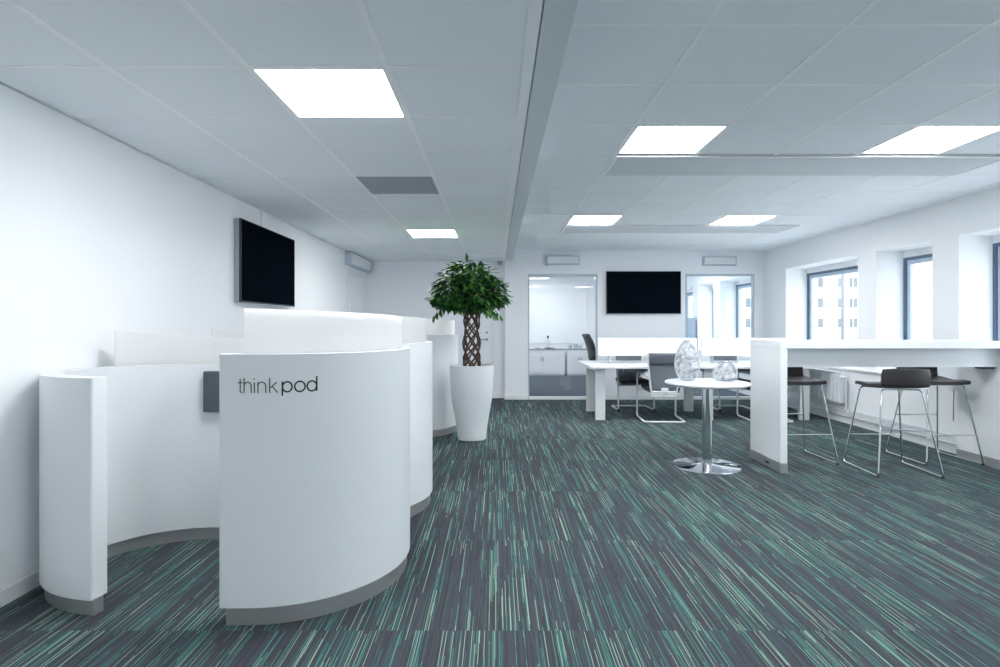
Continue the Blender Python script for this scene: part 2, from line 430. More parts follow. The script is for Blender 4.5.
# ------------------------------------------------------------------ doors
def door(n, loc, rz, wd, ht):
    r = bpy.data.objects.new('door_%d' % n, None); COL.objects.link(r); r['kind'] = 'structure'; r.location = loc; r.rotation_euler = (0, 0, rz)
    h = wd/2
    bevel(link('door_frame', B((-h-.06, -h, -.022, 0, 0, ht+.06), (h, h+.06, -.022, 0, 0, ht+.06), (-h, h, -.022, 0, ht, ht+.06)), M_base, r), .003)
    lf = bevel(link('door_leaf', B((-h+.004, h-.004, -.014, 0, .01, ht-.004)), M_wall_b, r), .002)
    bm = bmesh.new(); tube(bm, fillet([(h-.07, -.014, 1.03), (h-.07, -.06, 1.03), (h-.19, -.062, 1.03)], .015), .009, 8)
    hd = link('door_handle', bm, M_silver, lf, True)
    bm = bmesh.new()
    for z, rr in ((1.03, .024), (1.15, .022)):
        tube(bm, [(h-.07, -.022, z), (h-.07, -.014, z)], rr, 20)
    link('lock_plate', bm, M_tvside, lf, True)
door(1, (-.555, YR, 0), 0, .93, 2.08)
door(2, (XL, 9.25, 0), R(90), .80, 2.08)

# ------------------------------------------------------------------ televisions
def tv(label, loc, rz, wd, ht, th, housing):
    t = thing('television', label, 'television', loc, rz)
    h = wd/2
    bevel(link('housing', B((-h+.002, h-.002, 0, th-.023, .002, ht-.002)), housing, t), .006)
    bevel(link('bezel', B((-h, h, th-.022, th-.004, 0, .014), (-h, h, th-.022, th-.004, ht-.008, ht), (-h, -h+.008, th-.022, th-.004, .014, ht-.008), (h-.008, h, th-.022, th-.004, .014, ht-.008), (-h+.008, h-.008, th-.022, th-.012, .014, ht-.008)), M_black, t), .0015)
    link('screen', B((-h+.008, h-.008, th-.012, th-.006, .014, ht-.008)), M_tv, t)
    link('trim_strip', B((-h, h, th-.023, th-.0035, -.006, 0), (-h-.004, -h, th-.023, th-.0035, -.006, ht)), M_silver, t)
    link('status_light', B((-.02, .02, th-.018, th-.006, -.012, -.006)), M_silver, t)
    return t
# local +y is the way the screen faces
tv('large black flat television hung on the left wall above the white booths', (XL+.003, 5.585, 1.49), R(-90), 1.31, .735, .066, M_tvside)
tv('wide black flat television on the far wall above the work desk', (2.531, YM-.003, 1.474), R(180), 1.275, .73, .05, M_black)
props(bevel(link('cable_duct', B((XL, XL+.015, 5.50, 5.53, 2.225, HL-.009)), M_wall), .002), 'thin white vertical cable duct from ceiling to left television', 'cable duct')

# ------------------------------------------------------------------ think booths
def offset_path(pts, d):
    out = []
    n = len(pts)
    for i, p in enumerate(pts):
        a = Vector(pts[max(i-1, 0)]); b = Vector(pts[min(i+1, n-1)]); t = (b-a).normalized()
        out.append(Vector((p[0] + t.y*d, p[1] - t.x*d)))
    return out
def wall_band(pts, d0, d1, z0, z1, rc=0.0):
    """upright wall between the offsets d0 and d1 of a plan path, its ends rounded by rc; z1 may vary along it"""
    f1 = z1 if callable(z1) else (lambda u: z1)
    n = len(pts); A = offset_path(pts, d1); C_ = offset_path(pts, d0); st = []
    t0 = (Vector(pts[0]) - Vector(pts[1])).normalized(); t1 = (Vector(pts[-1]) - Vector(pts[-2])).normalized()
    def caps(p, q, t):
        w_ = (q - p).normalized()
        return [(p + w_*rc*(1-cos(th)) + t*rc*sin(th), q - w_*rc*(1-cos(th)) + t*rc*sin(th)) for th in (pi/2*k/4 for k in range(1, 5))]
    if rc: st += [(c, 0) for c in caps(C_[0], A[0], t0)[::-1]]
    st += [((C_[i], A[i]), i/(n-1)) for i in range(n)]
    if rc: st += [(c, 1) for c in caps(C_[-1], A[-1], t1)]
    bm = bmesh.new(); rows = []
    for (p, q), u in st:
        z = f1(u); rows.append([bm.verts.new(v) for v in ((p.x, p.y, z0), (q.x, q.y, z0), (q.x, q.y, z), (p.x, p.y, z))])
    for a, b in zip(rows, rows[1:]):
        for k in range(4): bm.faces.new((a[k], a[(k+1) % 4], b[(k+1) % 4], b[k]))
    bm.faces.new(rows[0][::-1]); bm.faces.new(rows[-1])
    return bm
def arc(cx, cy, r, a0, a1, n=40):
    return [(cx + r*cos(R(a0 + (a1-a0)*k/n)), cy + r*sin(R(a0 + (a1-a0)*k/n))) for k in range(n+1)]

WT = .09
FC = (-1.07, 3.03); FR = .603        # outer radius of the tall front wall
LC = (-1.70, 2.955); LRr = .452      # inner radius of the low wall
def resample(pts, n):
    L = [0]
    for a, b in zip(pts, pts[1:]): L.append(L[-1] + (Vector(b)-Vector(a)).length)
    out = []; j = 0
    for k in range(n+1):
        s = L[-1]*k/n
        while j < len(L)-2 and L[j+1] < s: j += 1
        f = (s-L[j])/max(1e-9, L[j+1]-L[j]); out.append(tuple(Vector(pts[j]).lerp(Vector(pts[j+1]), f)))
    return out
front_path = [(-1.175, FC[1]-FR), (-1.11, FC[1]-FR)] + arc(*FC, FR, -90, 42, 44)       # outer surface, inside on its left
def low_pt(a): return (LC[0] + .485*cos(R(a)), LC[1] + (0.37 if sin(R(a)) < 0 else LRr)*sin(R(a)))
low_path = [low_pt(-100 - 170*k/44) for k in range(45)] + [(-1.45, LC[1]+LRr), (-1.1, LC[1]+LRr), (-.80, LC[1]+LRr)]       # inner surface

def make_booth(label, loc):
    t = thing('booth', label, 'booth', loc, 0, 'white curved standing booths along the left wall')
    # tall front wall
    f = bevel(link('front_wall', wall_band(front_path, -WT, 0, .08, 1.17, .018), M_pod, t, True), .006, 3)
    link('plinth', wall_band([(-1.163, front_path[0][1])] + front_path[1:-1], -WT+.018, -.016, 0, .08, .004), M_steel, f, True)
    # frosted screen on the front wall, its top edge falling slightly
    sp = resample(front_path, 60)[3:52]
    def screen(path, d0, d1, zb, za, zc):
        def top(u):
            e = min(1, (1-u)/.06)
            return za + (zc-za)*u - .028*(1-math.sqrt(max(0, 1-(1-e)**2)))
        return wall_band(path, d0, d1, zb, top)
    s1 = link('screen', screen(sp, -.062, -.044, 1.17, 1.368, 1.335), M_screen, t, True)
    s1['label'] = 'frosted translucent privacy screen on top of the booth wall'
    # low curved wall
    g = bevel(link('curved_wall', wall_band(low_path, -WT, 0, .075, 1.06, .012), M_pod, t, True), .006, 3)
    link('plinth', wall_band(low_path[:-1], -WT+.02, -.016, 0, .075, .004), M_steel, g, True)
    lp = [low_pt(-210 - 60*k/20) for k in range(21)] + [(-1.5 + .1*k, LC[1]+LRr) for k in range(8)]
    s2 = link('screen', screen(lp, -.055, -.037, 1.06, 1.262, 1.195), M_screen, t, True)
    s2['label'] = 'frosted translucent privacy screen on top of the booth wall'
    # vertical joint and dark grey panel on the inner face
    link('joint_strip', B((-1.757, -1.753, LC[1]+LRr-.0025, LC[1]+LRr+.004, .08, 1.055)), M_whitepaint, g)
    p = bevel(link('pinboard', B((-1.745, -1.25, 3.368, LC[1]+LRr-.002, .775, 1.018)), M_panelgrey, t), .006)
    p['label'] = 'dark grey felt panel on the inside of the booth'
    return t
booth = make_booth('white curved booth with the thinkpod lettering, nearest the camera', (0, 0, 0))
# path sides: low wall runs the other way round, its body must lie outside the curve

# lettering
def on_front(s, z, d):
    """s: arc length from x=-1.11 along the wall's outer face"""
    th = -pi/2 + (s - .04)/FR
    if s < .04: return Vector((-1.11 + s, FC[1]-FR-d, z))
    return Vector((FC[0] + (FR+d)*cos(th), FC[1] + (FR+d)*sin(th), z))
def stroke(bm, pts, wd, closed=False):
    pts = [Vector(p) for p in pts]; n = len(pts); L_, R_ = [], []
    for i, p in enumerate(pts):
        if closed: tdir = pts[(i+1) % n] - pts[i-1]
        else: tdir = pts[min(i+1, n-1)] - pts[max(i-1, 0)]
        tdir.normalize(); nn = Vector((-tdir.y, tdir.x)) * wd/2
        for side, lst in ((1, L_), (-1, R_)):
            q = p + nn*side; lst.append((bm.verts.new(on_front(q.x, q.y, .0012)), bm.verts.new(on_front(q.x, q.y, -.001))))
    for i in range(n if closed else n-1):
        a, b = i, (i+1) % n
        bm.faces.new((L_[a][0], L_[b][0], R_[b][0], R_[a][0]))
        bm.faces.new((L_[a][0], L_[a][1], L_[b][1], L_[b][0])); bm.faces.new((R_[a][0], R_[b][0], R_[b][1], R_[a][1]))
    if not closed:
        for i in (0, n-1): bm.faces.new((L_[i][0], R_[i][0], R_[i][1], L_[i][1]))
U = .000474; ZB = 1.0045
def G(x, y): return ((x-172)*U + .001, ZB + (295-y)*U)
def ell(cx, cy, rx, ry, a0, a1, n=28): return [G(cx + rx*cos(R(a0+(a1-a0)*k/n)), cy - ry*sin(R(a0+(a1-a0)*k/n))) for k in range(n+1)]
bm = bmesh.new(); W1 = .0047
stroke(bm, [G(198, 168), G(198, 272)] + ell(216, 274, 18, 19, 190, 275, 8), W1)
stroke(bm, [G(176, 203), G(222, 203)], W1*.9)
stroke(bm, [G(233, 160), G(233, 297)], W1); stroke(bm, [G(233, 235)] + ell(265, 235, 32, 37, 175, 0, 16) + [G(297, 297)], W1)
stroke(bm, [G(325, 200), G(325, 297)], W1); stroke(bm, [G(325, 164), G(325, 175)], W1*1.1)
stroke(bm, [G(357, 198), G(357, 297)], W1); stroke(bm, [G(357, 235)] + ell(391, 235, 34, 37, 175, 0, 16) + [G(425, 297)], W1)
stroke(bm, [G(458, 160), G(458, 297)], W1); stroke(bm, [G(520, 200), G(460, 255)], W1); stroke(bm, [G(482, 238), G(528, 297)], W1)
l1 = link('lettering', bm, M_ink1, booth); l1['label'] = 'thin grey lettering reading think'
bm = bmesh.new(); W2 = .0066
stroke(bm, [G(568, 196), G(568, 326)], W2); stroke(bm, ell(610, 245, 41, 46, 0, 360)[:-1], W2, True)
stroke(bm, ell(719, 245, 45, 47, 0, 360)[:-1], W2, True)
stroke(bm, ell(824, 245, 42, 46, 0, 360)[:-1], W2, True); stroke(bm, [G(868, 155), G(868, 293)], W2)
l2 = link('lettering', bm, M_ink2, booth); l2['label'] = 'bolder black lettering reading pod'

def booth_copy(y, label):
    c = bpy.data.objects.new('booth', None); COL.objects.link(c); c.location = (0, y, 0)
    props(c, label, 'booth', 'white curved standing booths along the left wall')
    for ch in list(booth.children):
        if ch.name.startswith('lettering'): continue
        copy_tree(ch, c)
booth_copy(1.10, 'plain white curved booth directly behind the lettered booth')
booth_copy(3.95, 'plain white curved booth farthest back, beside the potted tree')

# ------------------------------------------------------------------ potted ficus
PX, PY = -.275, 6.42
t = thing('potted_tree', 'ficus tree with braided stems and round leafy crown in a tall white pot', 'potted plant', (PX, PY, 0))
bm = bmesh.new()
lathe(bm, [(.155, 0), (.163, .006), (.170, .10), (.182, .19), (.205, .31), (.226, .43), (.240, .56), (.247, .70), (.250, .80), (.250, .836), (.232, .838), (.228, .80), (.226, .77)], 64, cap1=True)
pot = link('pot', bm, M_pot, t, True)
bm = bmesh.new(); lathe(bm, [(.001, .795), (.1, .797), (.2, .79), (.229, .782)], 40, cap0=False, cap1=False); lathe(bm, [(.229, .781), (.229, .775)], 40)
link('soil', bm, M_soil, t, True)
rnd = random.Random(3)
NS = 12
for k in range(NS):
    sgn = 1 if k % 2 else -1; a0 = 2*pi*(k//2)/(NS/2) + (.4 if sgn > 0 else 0)
    pts = []
    for i in range(25):
        u = i/24; z = .79 + u*.80
        rr = .095 - .025*u + .012*sin(u*9 + k) ; a = a0 + sgn*u*pi*1.9 + .12*sin(u*14+k*2)
        if u > .85: rr += (u-.85)*.5
        rr += rnd.uniform(-.008, .008); a += rnd.uniform(-.06, .06)
        pts.append((rr*cos(a), rr*sin(a), z))
    bm = bmesh.new(); tube(bm, pts, lambda q: .0115 - .003*q, 8); link('stem', bm, M_bark, t, True)
bm = bmesh.new()
for k in range(34):
    a = rnd.uniform(0, 2*pi); e = rnd.uniform(-.25, 1.4); L_ = rnd.uniform(.75, .95)
    p0 = Vector((rnd.uniform(-.04, .04), rnd.uniform(-.04, .04), rnd.uniform(1.42, 1.58)))
    p1 = Vector((.42*L_*cos(a)*cos(e), .42*L_*sin(a)*cos(e), 1.56 + .44*L_*sin(e)))
    mid = (p0+p1)/2 + Vector((0, 0, .06)); pts = [p0*(1-u)**2 + mid*2*u*(1-u) + p1*u*u for u in [i/6 for i in range(7)]]
    tube(bm, pts, lambda q: .006 - .004*q, 5)
link('branches', bm, M_bark, t, True)
bm = bmesh.new()
def leaf(bm, p, d, up, L_, wd):
    d = d.normalized(); s = d.cross(up)
    if s.length < .01: s = Vector((1, 0, 0))
    s.normalize(); n = s.cross(d)
    rows = []
    for u, ww in ((0, .12), (.25, .85), (.55, 1.0), (.82, .55), (1.0, .04)):
        c = p + d*L_*u - n*L_*.22*u*u
        rows.append([bm.verts.new(c - s*wd*ww + n*wd*.25*ww), bm.verts.new(c), bm.verts.new(c + s*wd*ww + n*wd*.25*ww)])
    for a, b in zip(rows, rows[1:]):
        for k in (0, 1): bm.faces.new((a[k], a[k+1], b[k+1], b[k]))
for k in range(2300):
    while True:
        v = Vector((rnd.uniform(-1, 1), rnd.uniform(-1, 1), rnd.uniform(-1, 1)))
        if .45 < v.length < 1: break
    lump = 1 + .10*sin(5*math.atan2(v.y, v.x) + 2) * (1-abs(v.z)) + .06*sin(9*math.atan2(v.y, v.x))
    p = Vector((v.x*.40*lump - .035, v.y*.40*lump, 1.585 + (v.z*.43 if v.z > 0 else v.z*.10)))
    d = Vector((v.x, v.y, v.z*.25 - rnd.uniform(-.05, .55))) + Vector((rnd.uniform(-.6, .6), rnd.uniform(-.6, .6), rnd.uniform(-.2, .2)))
    leaf(bm, p, d, Vector((rnd.uniform(-.3, .3), rnd.uniform(-.3, .3), 1)), rnd.uniform(.075, .11), rnd.uniform(.019, .026))
for bx, by in ((.20, -.22), (.14, -.28), (-.30, -.12)):      # a few drooping sprigs
    for q in range(16):
        u = q/15; p = Vector((bx + .12*u*(1 if bx > 0 else -1), by, 1.47 - .08*u + rnd.uniform(-.015, .015)))
        leaf(bm, p, Vector((rnd.uniform(-.5, 1)*(1 if bx > 0 else -1), rnd.uniform(-.6, .6), -.7)), Vector((0, 0, 1)), .08, .016)
o = link('foliage', bm, M_leaf, t); o['kind'] = 'stuff'

# ------------------------------------------------------------------ round table and vases
TX, TY, TZ = 1.93, 5.18, .772
t = thing('pedestal_table', 'small round white table on a chrome column and disc base', 'table', (TX, TY, 0))
bm = bmesh.new(); lathe(bm, [(.05, .742), (.345, .742), (.366, .750), (.373, .760), (.371, .768), (.366, .772)], 72)
link('tabletop', bm, M_white, t, True)
bm = bmesh.new(); lathe(bm, [(.30, 0), (.304, .004), (.302, .010), (.28, .014), (.09, .022), (.047, .030)], 72)
link('base', bm, M_chrome, t, True)
bm = bmesh.new(); lathe(bm, [(.044, .028), (.044, .742)], 40, cap0=True); link('column', bm, M_chrome, t, True)

def vase(label, loc, prof, nr, seed):
    t = thing('vase', label, 'vase', loc, 0, 'openwork glass vases on the round table')
    bm = bmesh.new(); inner = [(r_*.90 if z > .012 else r_*.9, z + (.006 if i == 0 else 0)) for i, (r_, z) in enumerate(prof)][::-1]
    lathe(bm, prof + inner, 48, cap0=True, cap1=True); link('body', bm, M_vase, t, True)
    rr = random.Random(seed); bm = bmesh.new()
    Zt = prof[-1][1]
    def rad(z):
        for (r0, z0), (r1, z1) in zip(prof, prof[1:]):
            if z0 <= z <= z1: return r0 + (r1-r0)*(z-z0)/max(1e-6, z1-z0)
        return prof[-1][0]
    for k in range(nr):
        z = rr.uniform(.03, Zt-.02); a = rr.uniform(0, 2*pi); rg = rr.uniform(.007, .016)
        pts = []
        for j in range(12):
            th = 2*pi*j/12; zz = min(max(z + rg*sin(th), .004), Zt); r0 = rad(zz) + .001
            da = rg*cos(th)/max(r0, .03)
            pts.append((r0*cos(a+da), r0*sin(a+da), zz))
        tube(bm, pts, rr.uniform(.0014, .0026), 5, closed=True)
    link('ring_lattice', bm, M_ring, t, True)
egg = [(.052, 0)] + [(.1125*math.sin(pi*(.16 + .80*u))**.72, .378*u) for u in [i/18 for i in range(1, 19)]]
vase('tall egg shaped clear glass vase on the round table', (1.79, 5.30, TZ), egg, 480, 5)
sph = [(.058, 0)] + [(.106*math.sin(pi*(.20 + .74*u))**.68, .182*u) for u in [i/14 for i in range(1, 15)]]
vase('low round clear glass vase on the right of the round table', (2.135, 5.27, TZ), sph, 270, 9)

# ------------------------------------------------------------------ high bar table
X0, X1, Y0, Y1, HZ, TH = 2.480, 4.555, 4.936, 5.52, 1.147, .061
t = thing('bar_table', 'long white high bar table with panel ends, by the windows', 'table', ((X0+X1)/2, (Y0+Y1)/2, 0))
cx, cy = (X0+X1)/2, (Y0+Y1)/2; hx, hy = (X1-X0)/2, (Y1-Y0)/2
bevel(link('tabletop', B((-hx, hx, -hy, hy, HZ-TH, HZ)), M_white, t), .003)
for s in (-1, 1):
    a, b = (-hx, -hx+TH) if s < 0 else (hx-TH, hx)
    p = bevel(link('side_panel', B((a, b, -hy, hy, .085, HZ-TH)), M_white, t), .002)
    pl = link('plinth', B((a-.001 if s > 0 else a-.002, b+.002 if s < 0 else b, -hy-.002, hy+.002, 0, .085)), M_steel, p)
    if s < 0: link('cable_notch', B((a-.004, a-.001, -.09, -.02, .03, .048)), M_slot, pl)
link('apron', B((-hx+TH, hx-TH, -hy+.13, -hy+.16, .915, HZ-TH)), M_white, t)
link('cable_tray', B((.86, 1.0, -hy+.165, -hy+.24, .895, .92)), M_black, t)

# ------------------------------------------------------------------ bar stools (face local +y)
def make_stool(label, loc, rz, leather):
    t = thing('bar_stool', label, 'stool', loc, rz, 'low backed bar stools at the high table')
    W_, D = .196, .21
    prof = []          # (y, z) from the front lip to the top of the back
    for u in range(0, 9): prof.append((D + .012 - u/8*.40, .752 + .010*math.cos(u/8*2*pi) - (.014*(1-u/2) if u < 2 else 0)))
    for k in range(1, 8):
        th = k/7*R(76); prof.append((-.178 - .042*sin(th), .762 + .042*(1-cos(th))))
    for k in range(1, 6): prof.append((-.224 - .018*k/5, .79 + .128*k/5))
    bm = bmesh.new(); NU = 14; rows = []
    for i, (y, z) in enumerate(prof):
        back = max(0, (i-9)/(len(prof)-10)); row = []
        rnd_ = (1-max(0, (1.5-i)/1.5)*.06) * (1 - .05*max(0, (i-len(prof)+3)/2))
        for k in range(NU+1):
            u = -1 + 2*k/NU; x = u*W_*rnd_
            zz = z + .010*(abs(u)**3)*(1-back); yy = y + back*.045*u*u
            if i >= len(prof)-2: zz -= .008*abs(u)**6
            row.append(bm.verts.new((x, yy, zz)))
        rows.append(row)
    for a, b in zip(rows, rows[1:]):
        for k in range(NU): bm.faces.new((a[k], a[k+1], b[k+1], b[k]))
    s = link('seat', bm, leather, t, True)
    so = s.modifiers.new('solid', 'SOLIDIFY'); so.thickness = .030; so.offset = 0
    bv = s.modifiers.new('bevel', 'BEVEL'); bv.width = .009; bv.segments = 3; bv.limit_method = 'ANGLE'; bv.angle_limit = R(50)
    s['label'] = 'dark upholstered seat shell with a low back'
    for sx in (-1, 1):
        bm = bmesh.new()
        pts = fillet([(0, -.13, .732), (sx*.165, -.15, .732), (sx*.262, -.272, .009), (sx*.262, .272, .009), (sx*.170, .165, .728), (0, .15, .728)], .035)
        tube(bm, pts, .0076, 10); link('leg_frame', bm, M_chrome, t, True)
        for yy in (-.262, .262):
            bm = bmesh.new(); tube(bm, [(sx*.262, yy-.012*(1 if yy > 0 else -1), .006), (sx*.262, yy+.008*(1 if yy > 0 else -1), .008)], .0105, 10); link('foot_cap', bm, M_black, t, True)
    def at(z, front):
        u = z/.728; return (.262 + (.168-.262)*u, (.272 + (.165-.272)*u)*(1 if front else -1))
    for z, fr in ((.272, True), (.395, False)):
        x, y = at(z, fr); bm = bmesh.new(); tube(bm, [(-x, y, z), (x, y, z)], .007, 10); link('footrest' if fr else 'crossbar', bm, M_chrome, t, True)
    return t
st = make_stool('dark bar stool in front of the high table, its low back to the viewer', (3.515, 5.04, 0), R(-4), M_leather)
dup(st, (2.885, 5.48, 0), R(181), 'dark bar stool behind the high table, half hidden by its left end panel')
dup(st, (4.210, 5.46, 0), R(180), 'dark bar stool behind the high table at its right end, nearest the windows')

# ------------------------------------------------------------------ work desk
DX0, DX1, DY0, DY1, DZ = 1.252, 4.42, 7.51, 8.75, .736
t = thing('bench_desk', 'long white shared work desk with low white divider screens', 'desk', ((DX0+DX1)/2, (DY0+DY1)/2, 0))
hx, hy = (DX1-DX0)/2, (DY1-DY0)/2; cyD = (DY0+DY1)/2
bevel(link('tabletop', B((-hx, -.002, -hy, hy, DZ-.03, DZ), (.002, hx, -hy, hy, DZ-.03, DZ)), M_white, t), .003)
for lx in (-hx+.095, -.03, hx-.31):
    for ly0 in (-hy+.14, hy-.34):
        bevel(link('leg', B((lx, lx+.13, ly0, ly0+.06, 0, DZ-.03)), M_whitepaint, t), .004)
link('frame', B((-hx+.12, hx-.2, -.10, -.06, DZ-.075, DZ-.03), (-hx+.12, hx-.2, .12, .16, DZ-.075, DZ-.03), (-hx+.10, -hx+.15, -hy+.2, hy-.28, DZ-.08, DZ-.03), (-.02, .03, -hy+.2, hy-.28, DZ-.08, DZ-.03), (hx-.28, hx-.23, -hy+.2, hy-.28, DZ-.08, DZ-.03)), M_whitepaint, t)
for a, b in ((-hx+.215, .045), (.115, hx-.02)):
    s = bevel(link('divider_screen', B((a, b, -.015, .015, .845, 1.10)), M_white, t), .004)
    for q in (a+.15, b-.15): link('bracket', B((q-.02, q+.02, -.010, .010, DZ, .845)), M_silver, s)
for q in (-.75, .85): link('cable_tray', B((q-.25, q+.25, .0, .09, DZ-.12, DZ-.032)), M_tvside, t)

# ------------------------------------------------------------------ visitor chairs (face local +y)
def make_chair(label, loc, rz):
    t = thing('visitor_chair', label, 'chair', loc, rz, 'grey mesh cantilever chairs at the work desk')
    x = .266; bm = bmesh.new()
    pts = [(-.235, -.19, .625), (-x, .215, .632), (-x, .245, .02), (-x, -.265, .012), (x, -.265, .012), (x, .245, .02), (x, .215, .632), (.235, -.19, .625)]
    pts = [(-.20, -.245, .60)] + pts + [(.20, -.245, .60)]
    tube(bm, fillet(pts, .05, 6), .0125, 10); link('frame', bm, M_whitepaint, t, True)
    bm = bmesh.new(); tube(bm, [(-x, .10, .40), (x, .10, .40)], .010, 8); tube(bm, [(-x+.002, .235, .40), (-x+.002, .10, .40)], .010, 8); tube(bm, [(x-.002, .235, .40), (x-.002, .10, .40)], .010, 8)
    link('seat_support', bm, M_whitepaint, t, True)
    for sx in (-1, 1):
        bevel(link('armrest', B((sx*.252-.024, sx*.252+.024, -.14, .16, .640, .662)), M_meshdark if False else M_tvside, t), .008, 3)
        link('foot_cap', B((sx*x-.017, sx*x+.017, .225, .270, 0, .036)), M_black, t)
    # back: tapered white rim and mesh, slight curve
    def P(u, v):   # u across -1..1, v up 0..1
        wd = .158 + .062*min(1, v*1.25)
        return Vector((u*wd, -.205 - .055*v - .035*math.cos(u*pi/2) , .345 + .575*v))
    NV, NU = 14, 10
    bm = bmesh.new(); g = [[bm.verts.new(P(-.93+1.86*k/NU, .13+.86*i/NV)) for k in range(NU+1)] for i in range(NV+1)]
    for i in range(NV):
        for k in range(NU): bm.faces.new((g[i][k], g[i][k+1], g[i+1][k+1], g[i+1][k]))
    back = link('backrest', bm, M_mesh, t, True); so = back.modifiers.new('s', 'SOLIDIFY'); so.thickness = .012; so.offset = 0
    bm = bmesh.new(); g = [[bm.verts.new(P(-.93+1.86*k/NU, .72+.275*i/4) + Vector((0, -.010, 0))) for k in range(NU+1)] for i in range(5)]
    for i in range(4):
        for k in range(NU): bm.faces.new((g[i][k], g[i][k+1], g[i+1][k+1], g[i+1][k]))
    q = link('top_band', bm, M_meshdark, back, True); so = q.modifiers.new('s', 'SOLIDIFY'); so.thickness = .006; so.offset = 0
    bm = bmesh.new()
    rim = [P(-1, v/12*.98+.02) for v in range(12, -1, -1)] + [P(-1+2*k/8, 0) for k in range(1, 8)] + [P(1, v/12*.98+.02) for v in range(13)]
    tube(bm, rim, .014, 8)
    for z in (.0, .05, .095):
        tube(bm, [P(-.97+1.94*k/8, z) for k in range(9)], .0165, 8)
    link('back_rim', bm, M_shellwhite, back, True)
    bevel(link('handle', B((-.045, .045, -.268, -.235, .39, .455)), M_shellwhite, back), .008, 3)
    bm = bmesh.new(); box(bm, -.215, .215, -.215, .225, .415, .462); s = bevel(link('seat', bm, M_seat, t, True), .018, 4)
    bevel(link('seat_pan', B((-.20, .20, -.22, .20, .392, .416)), M_seatolive, s), .008, 2)
    return t
ch = make_chair('grey mesh chair on the near side of the work desk, left one', (2.235, 7.705, 0), R(-3))
dup(ch, (3.66, 7.72, 0), R(0), 'grey mesh chair at the work desk, mostly hidden behind the high table end panel')
dup(ch, (2.085, 8.66, 0), R(180), 'grey mesh chair on the far side of the work desk, left one')
dup(ch, (3.59, 8.66, 0), R(180), 'grey mesh chair on the far side of the work desk, right one')

# ------------------------------------------------------------------ radiators and pipes on the window wall
def radiator(y0, y1, label, zt=.66):
    t = thing('radiator', label, 'radiator', (XR-.118, (y0+y1)/2, 0))
    h = (y1-y0)/2; bm = B((-.015, .035, -h, h, .27, zt)); n = int((y1-y0)/.06)
    for k in range(n):
        yy = -h + (k+.5)*(2*h/n); box(bm, -.027, -.015, yy-.018, yy+.018, .29, zt-.02)
    bevel(link('panel', bm, M_whitepaint, t), .004)
    link('top_grille', B((-.027, .045, -h, h, zt, zt+.010)), M_whitepaint, t)
    for s in (-.7, .7): link('wall_bracket', B((.035, .11, s*h-.02, s*h+.02, .35, .55)), M_whitepaint, t)
    bm = bmesh.new(); tube(bm, fillet([(.02, -h, .61), (.02, -h-.06, .61), (.02, -h-.06, .168), (.06, -h-.06, .168)], .015), .009, 8); link('pipe', bm, M_whitepaint, t, True)
    v = bmesh.new(); tube(v, [(.02, -h-.055, .61), (-.0, -h-.06, .61), (-.07, -h-.06, .615)], .020, 14); link('valve', v, M_whitepaint, t, True)
radiator(7.36, 8.85, 'white radiator under the far window, seen below the high table')
t = thing('thermostat_valve', 'small thermostat knob with dark cable on the wall behind the right stool', 'thermostat', (XR, 5.66, .60))
bm = bmesh.new(); tube(bm, [(0, 0, .055), (-.07, 0, .055)], .024, 14); link('knob', bm, M_whitepaint, t, True)
bm = bmesh.new(); tube(bm, [(-.03, 0, .04), (-.032, .004, -.12), (-.028, .01, -.27)], .006, 6); link('cable', bm, M_tvside, t, True)
bm = bmesh.new()
for z in (.105, .185): tube(bm, [(XR-.042, 5.56, z), (XR-.042, 9.6, z)], .010, 8)
for y in (5.9, 7.1, 8.9): box(bm, XR-.045, XR-.03, y-.01, y+.01, .09, .20)
props(link('heating_pipes', bm, M_whitepaint, smooth=True), 'pair of thin white heating pipes along the foot of the window wall', 'pipes')

# ------------------------------------------------------------------ meeting room behind the left glass
def cabinet(x0, x1, label):
    t = thing('cabinet', label, 'cabinet', ((x0+x1)/2, 14.5, 0), 0, 'low white cabinets behind the left glass panel'); h = (x1-x0)/2
    bevel(link('body', B((-h, h, -.20, .23, .0, .645)), M_cab, t), .003)
    link('top', B((-h-.005, h+.005, -.225, .235, .645, .667)), M_edge, t)
    for s in (-1, 1):
        a, b = (-h+.01, -.003) if s < 0 else (.003, h-.01)
        d = bevel(link('door', B((a, b, -.218, -.201, .04, .63)), M_cab, t), .002)
        link('handle', B((-s*-.03-.012+(0 if s > 0 else 0), -s*-.03+.012, -.226, -.218, .36, .46)), M_tvside, d)
cabinet(.60, 1.735, 'low white two door cabinet behind the left glass, left of the pair')
cabinet(1.80, 2.43, 'low white cabinet behind the left glass, right of the pair')
# things on the cabinets
bm = bmesh.new(); lathe(bm, [(.09, 0), (.14, .02), (.15, .035), (.14, .035), (.08, .012)], 32); 
props(link('tray', bm, M_silver, smooth=True, loc=(1.36, 14.41, .667)), 'shallow glass dish on the left cabinet, behind the left glass', 'dish')
bm = bmesh.new(); lathe(bm, [(.04, 0), (.045, .02), (.045, .16), (.015, .21), (.014, .27)], 20)
t = thing('bottle', 'slim bottle with dark stopper standing on the left cabinet behind the glass', 'bottle', (1.345, 14.64, .667)); link('body', bm, M_vase, t, True)
bm = bmesh.new(); lathe(bm, [(.026, .27), (.028, .30), (.02, .33)], 16); link('stopper', bm, M_black, t, True)
bm = bmesh.new(); lathe(bm, [(.05, 0), (.06, .015), (.05, .035)], 20)
props(link('coaster_stack', bm, M_silver, smooth=True, loc=(1.06, 14.5, .667)), 'small grey stack at the left of the left cabinet top', 'coasters')
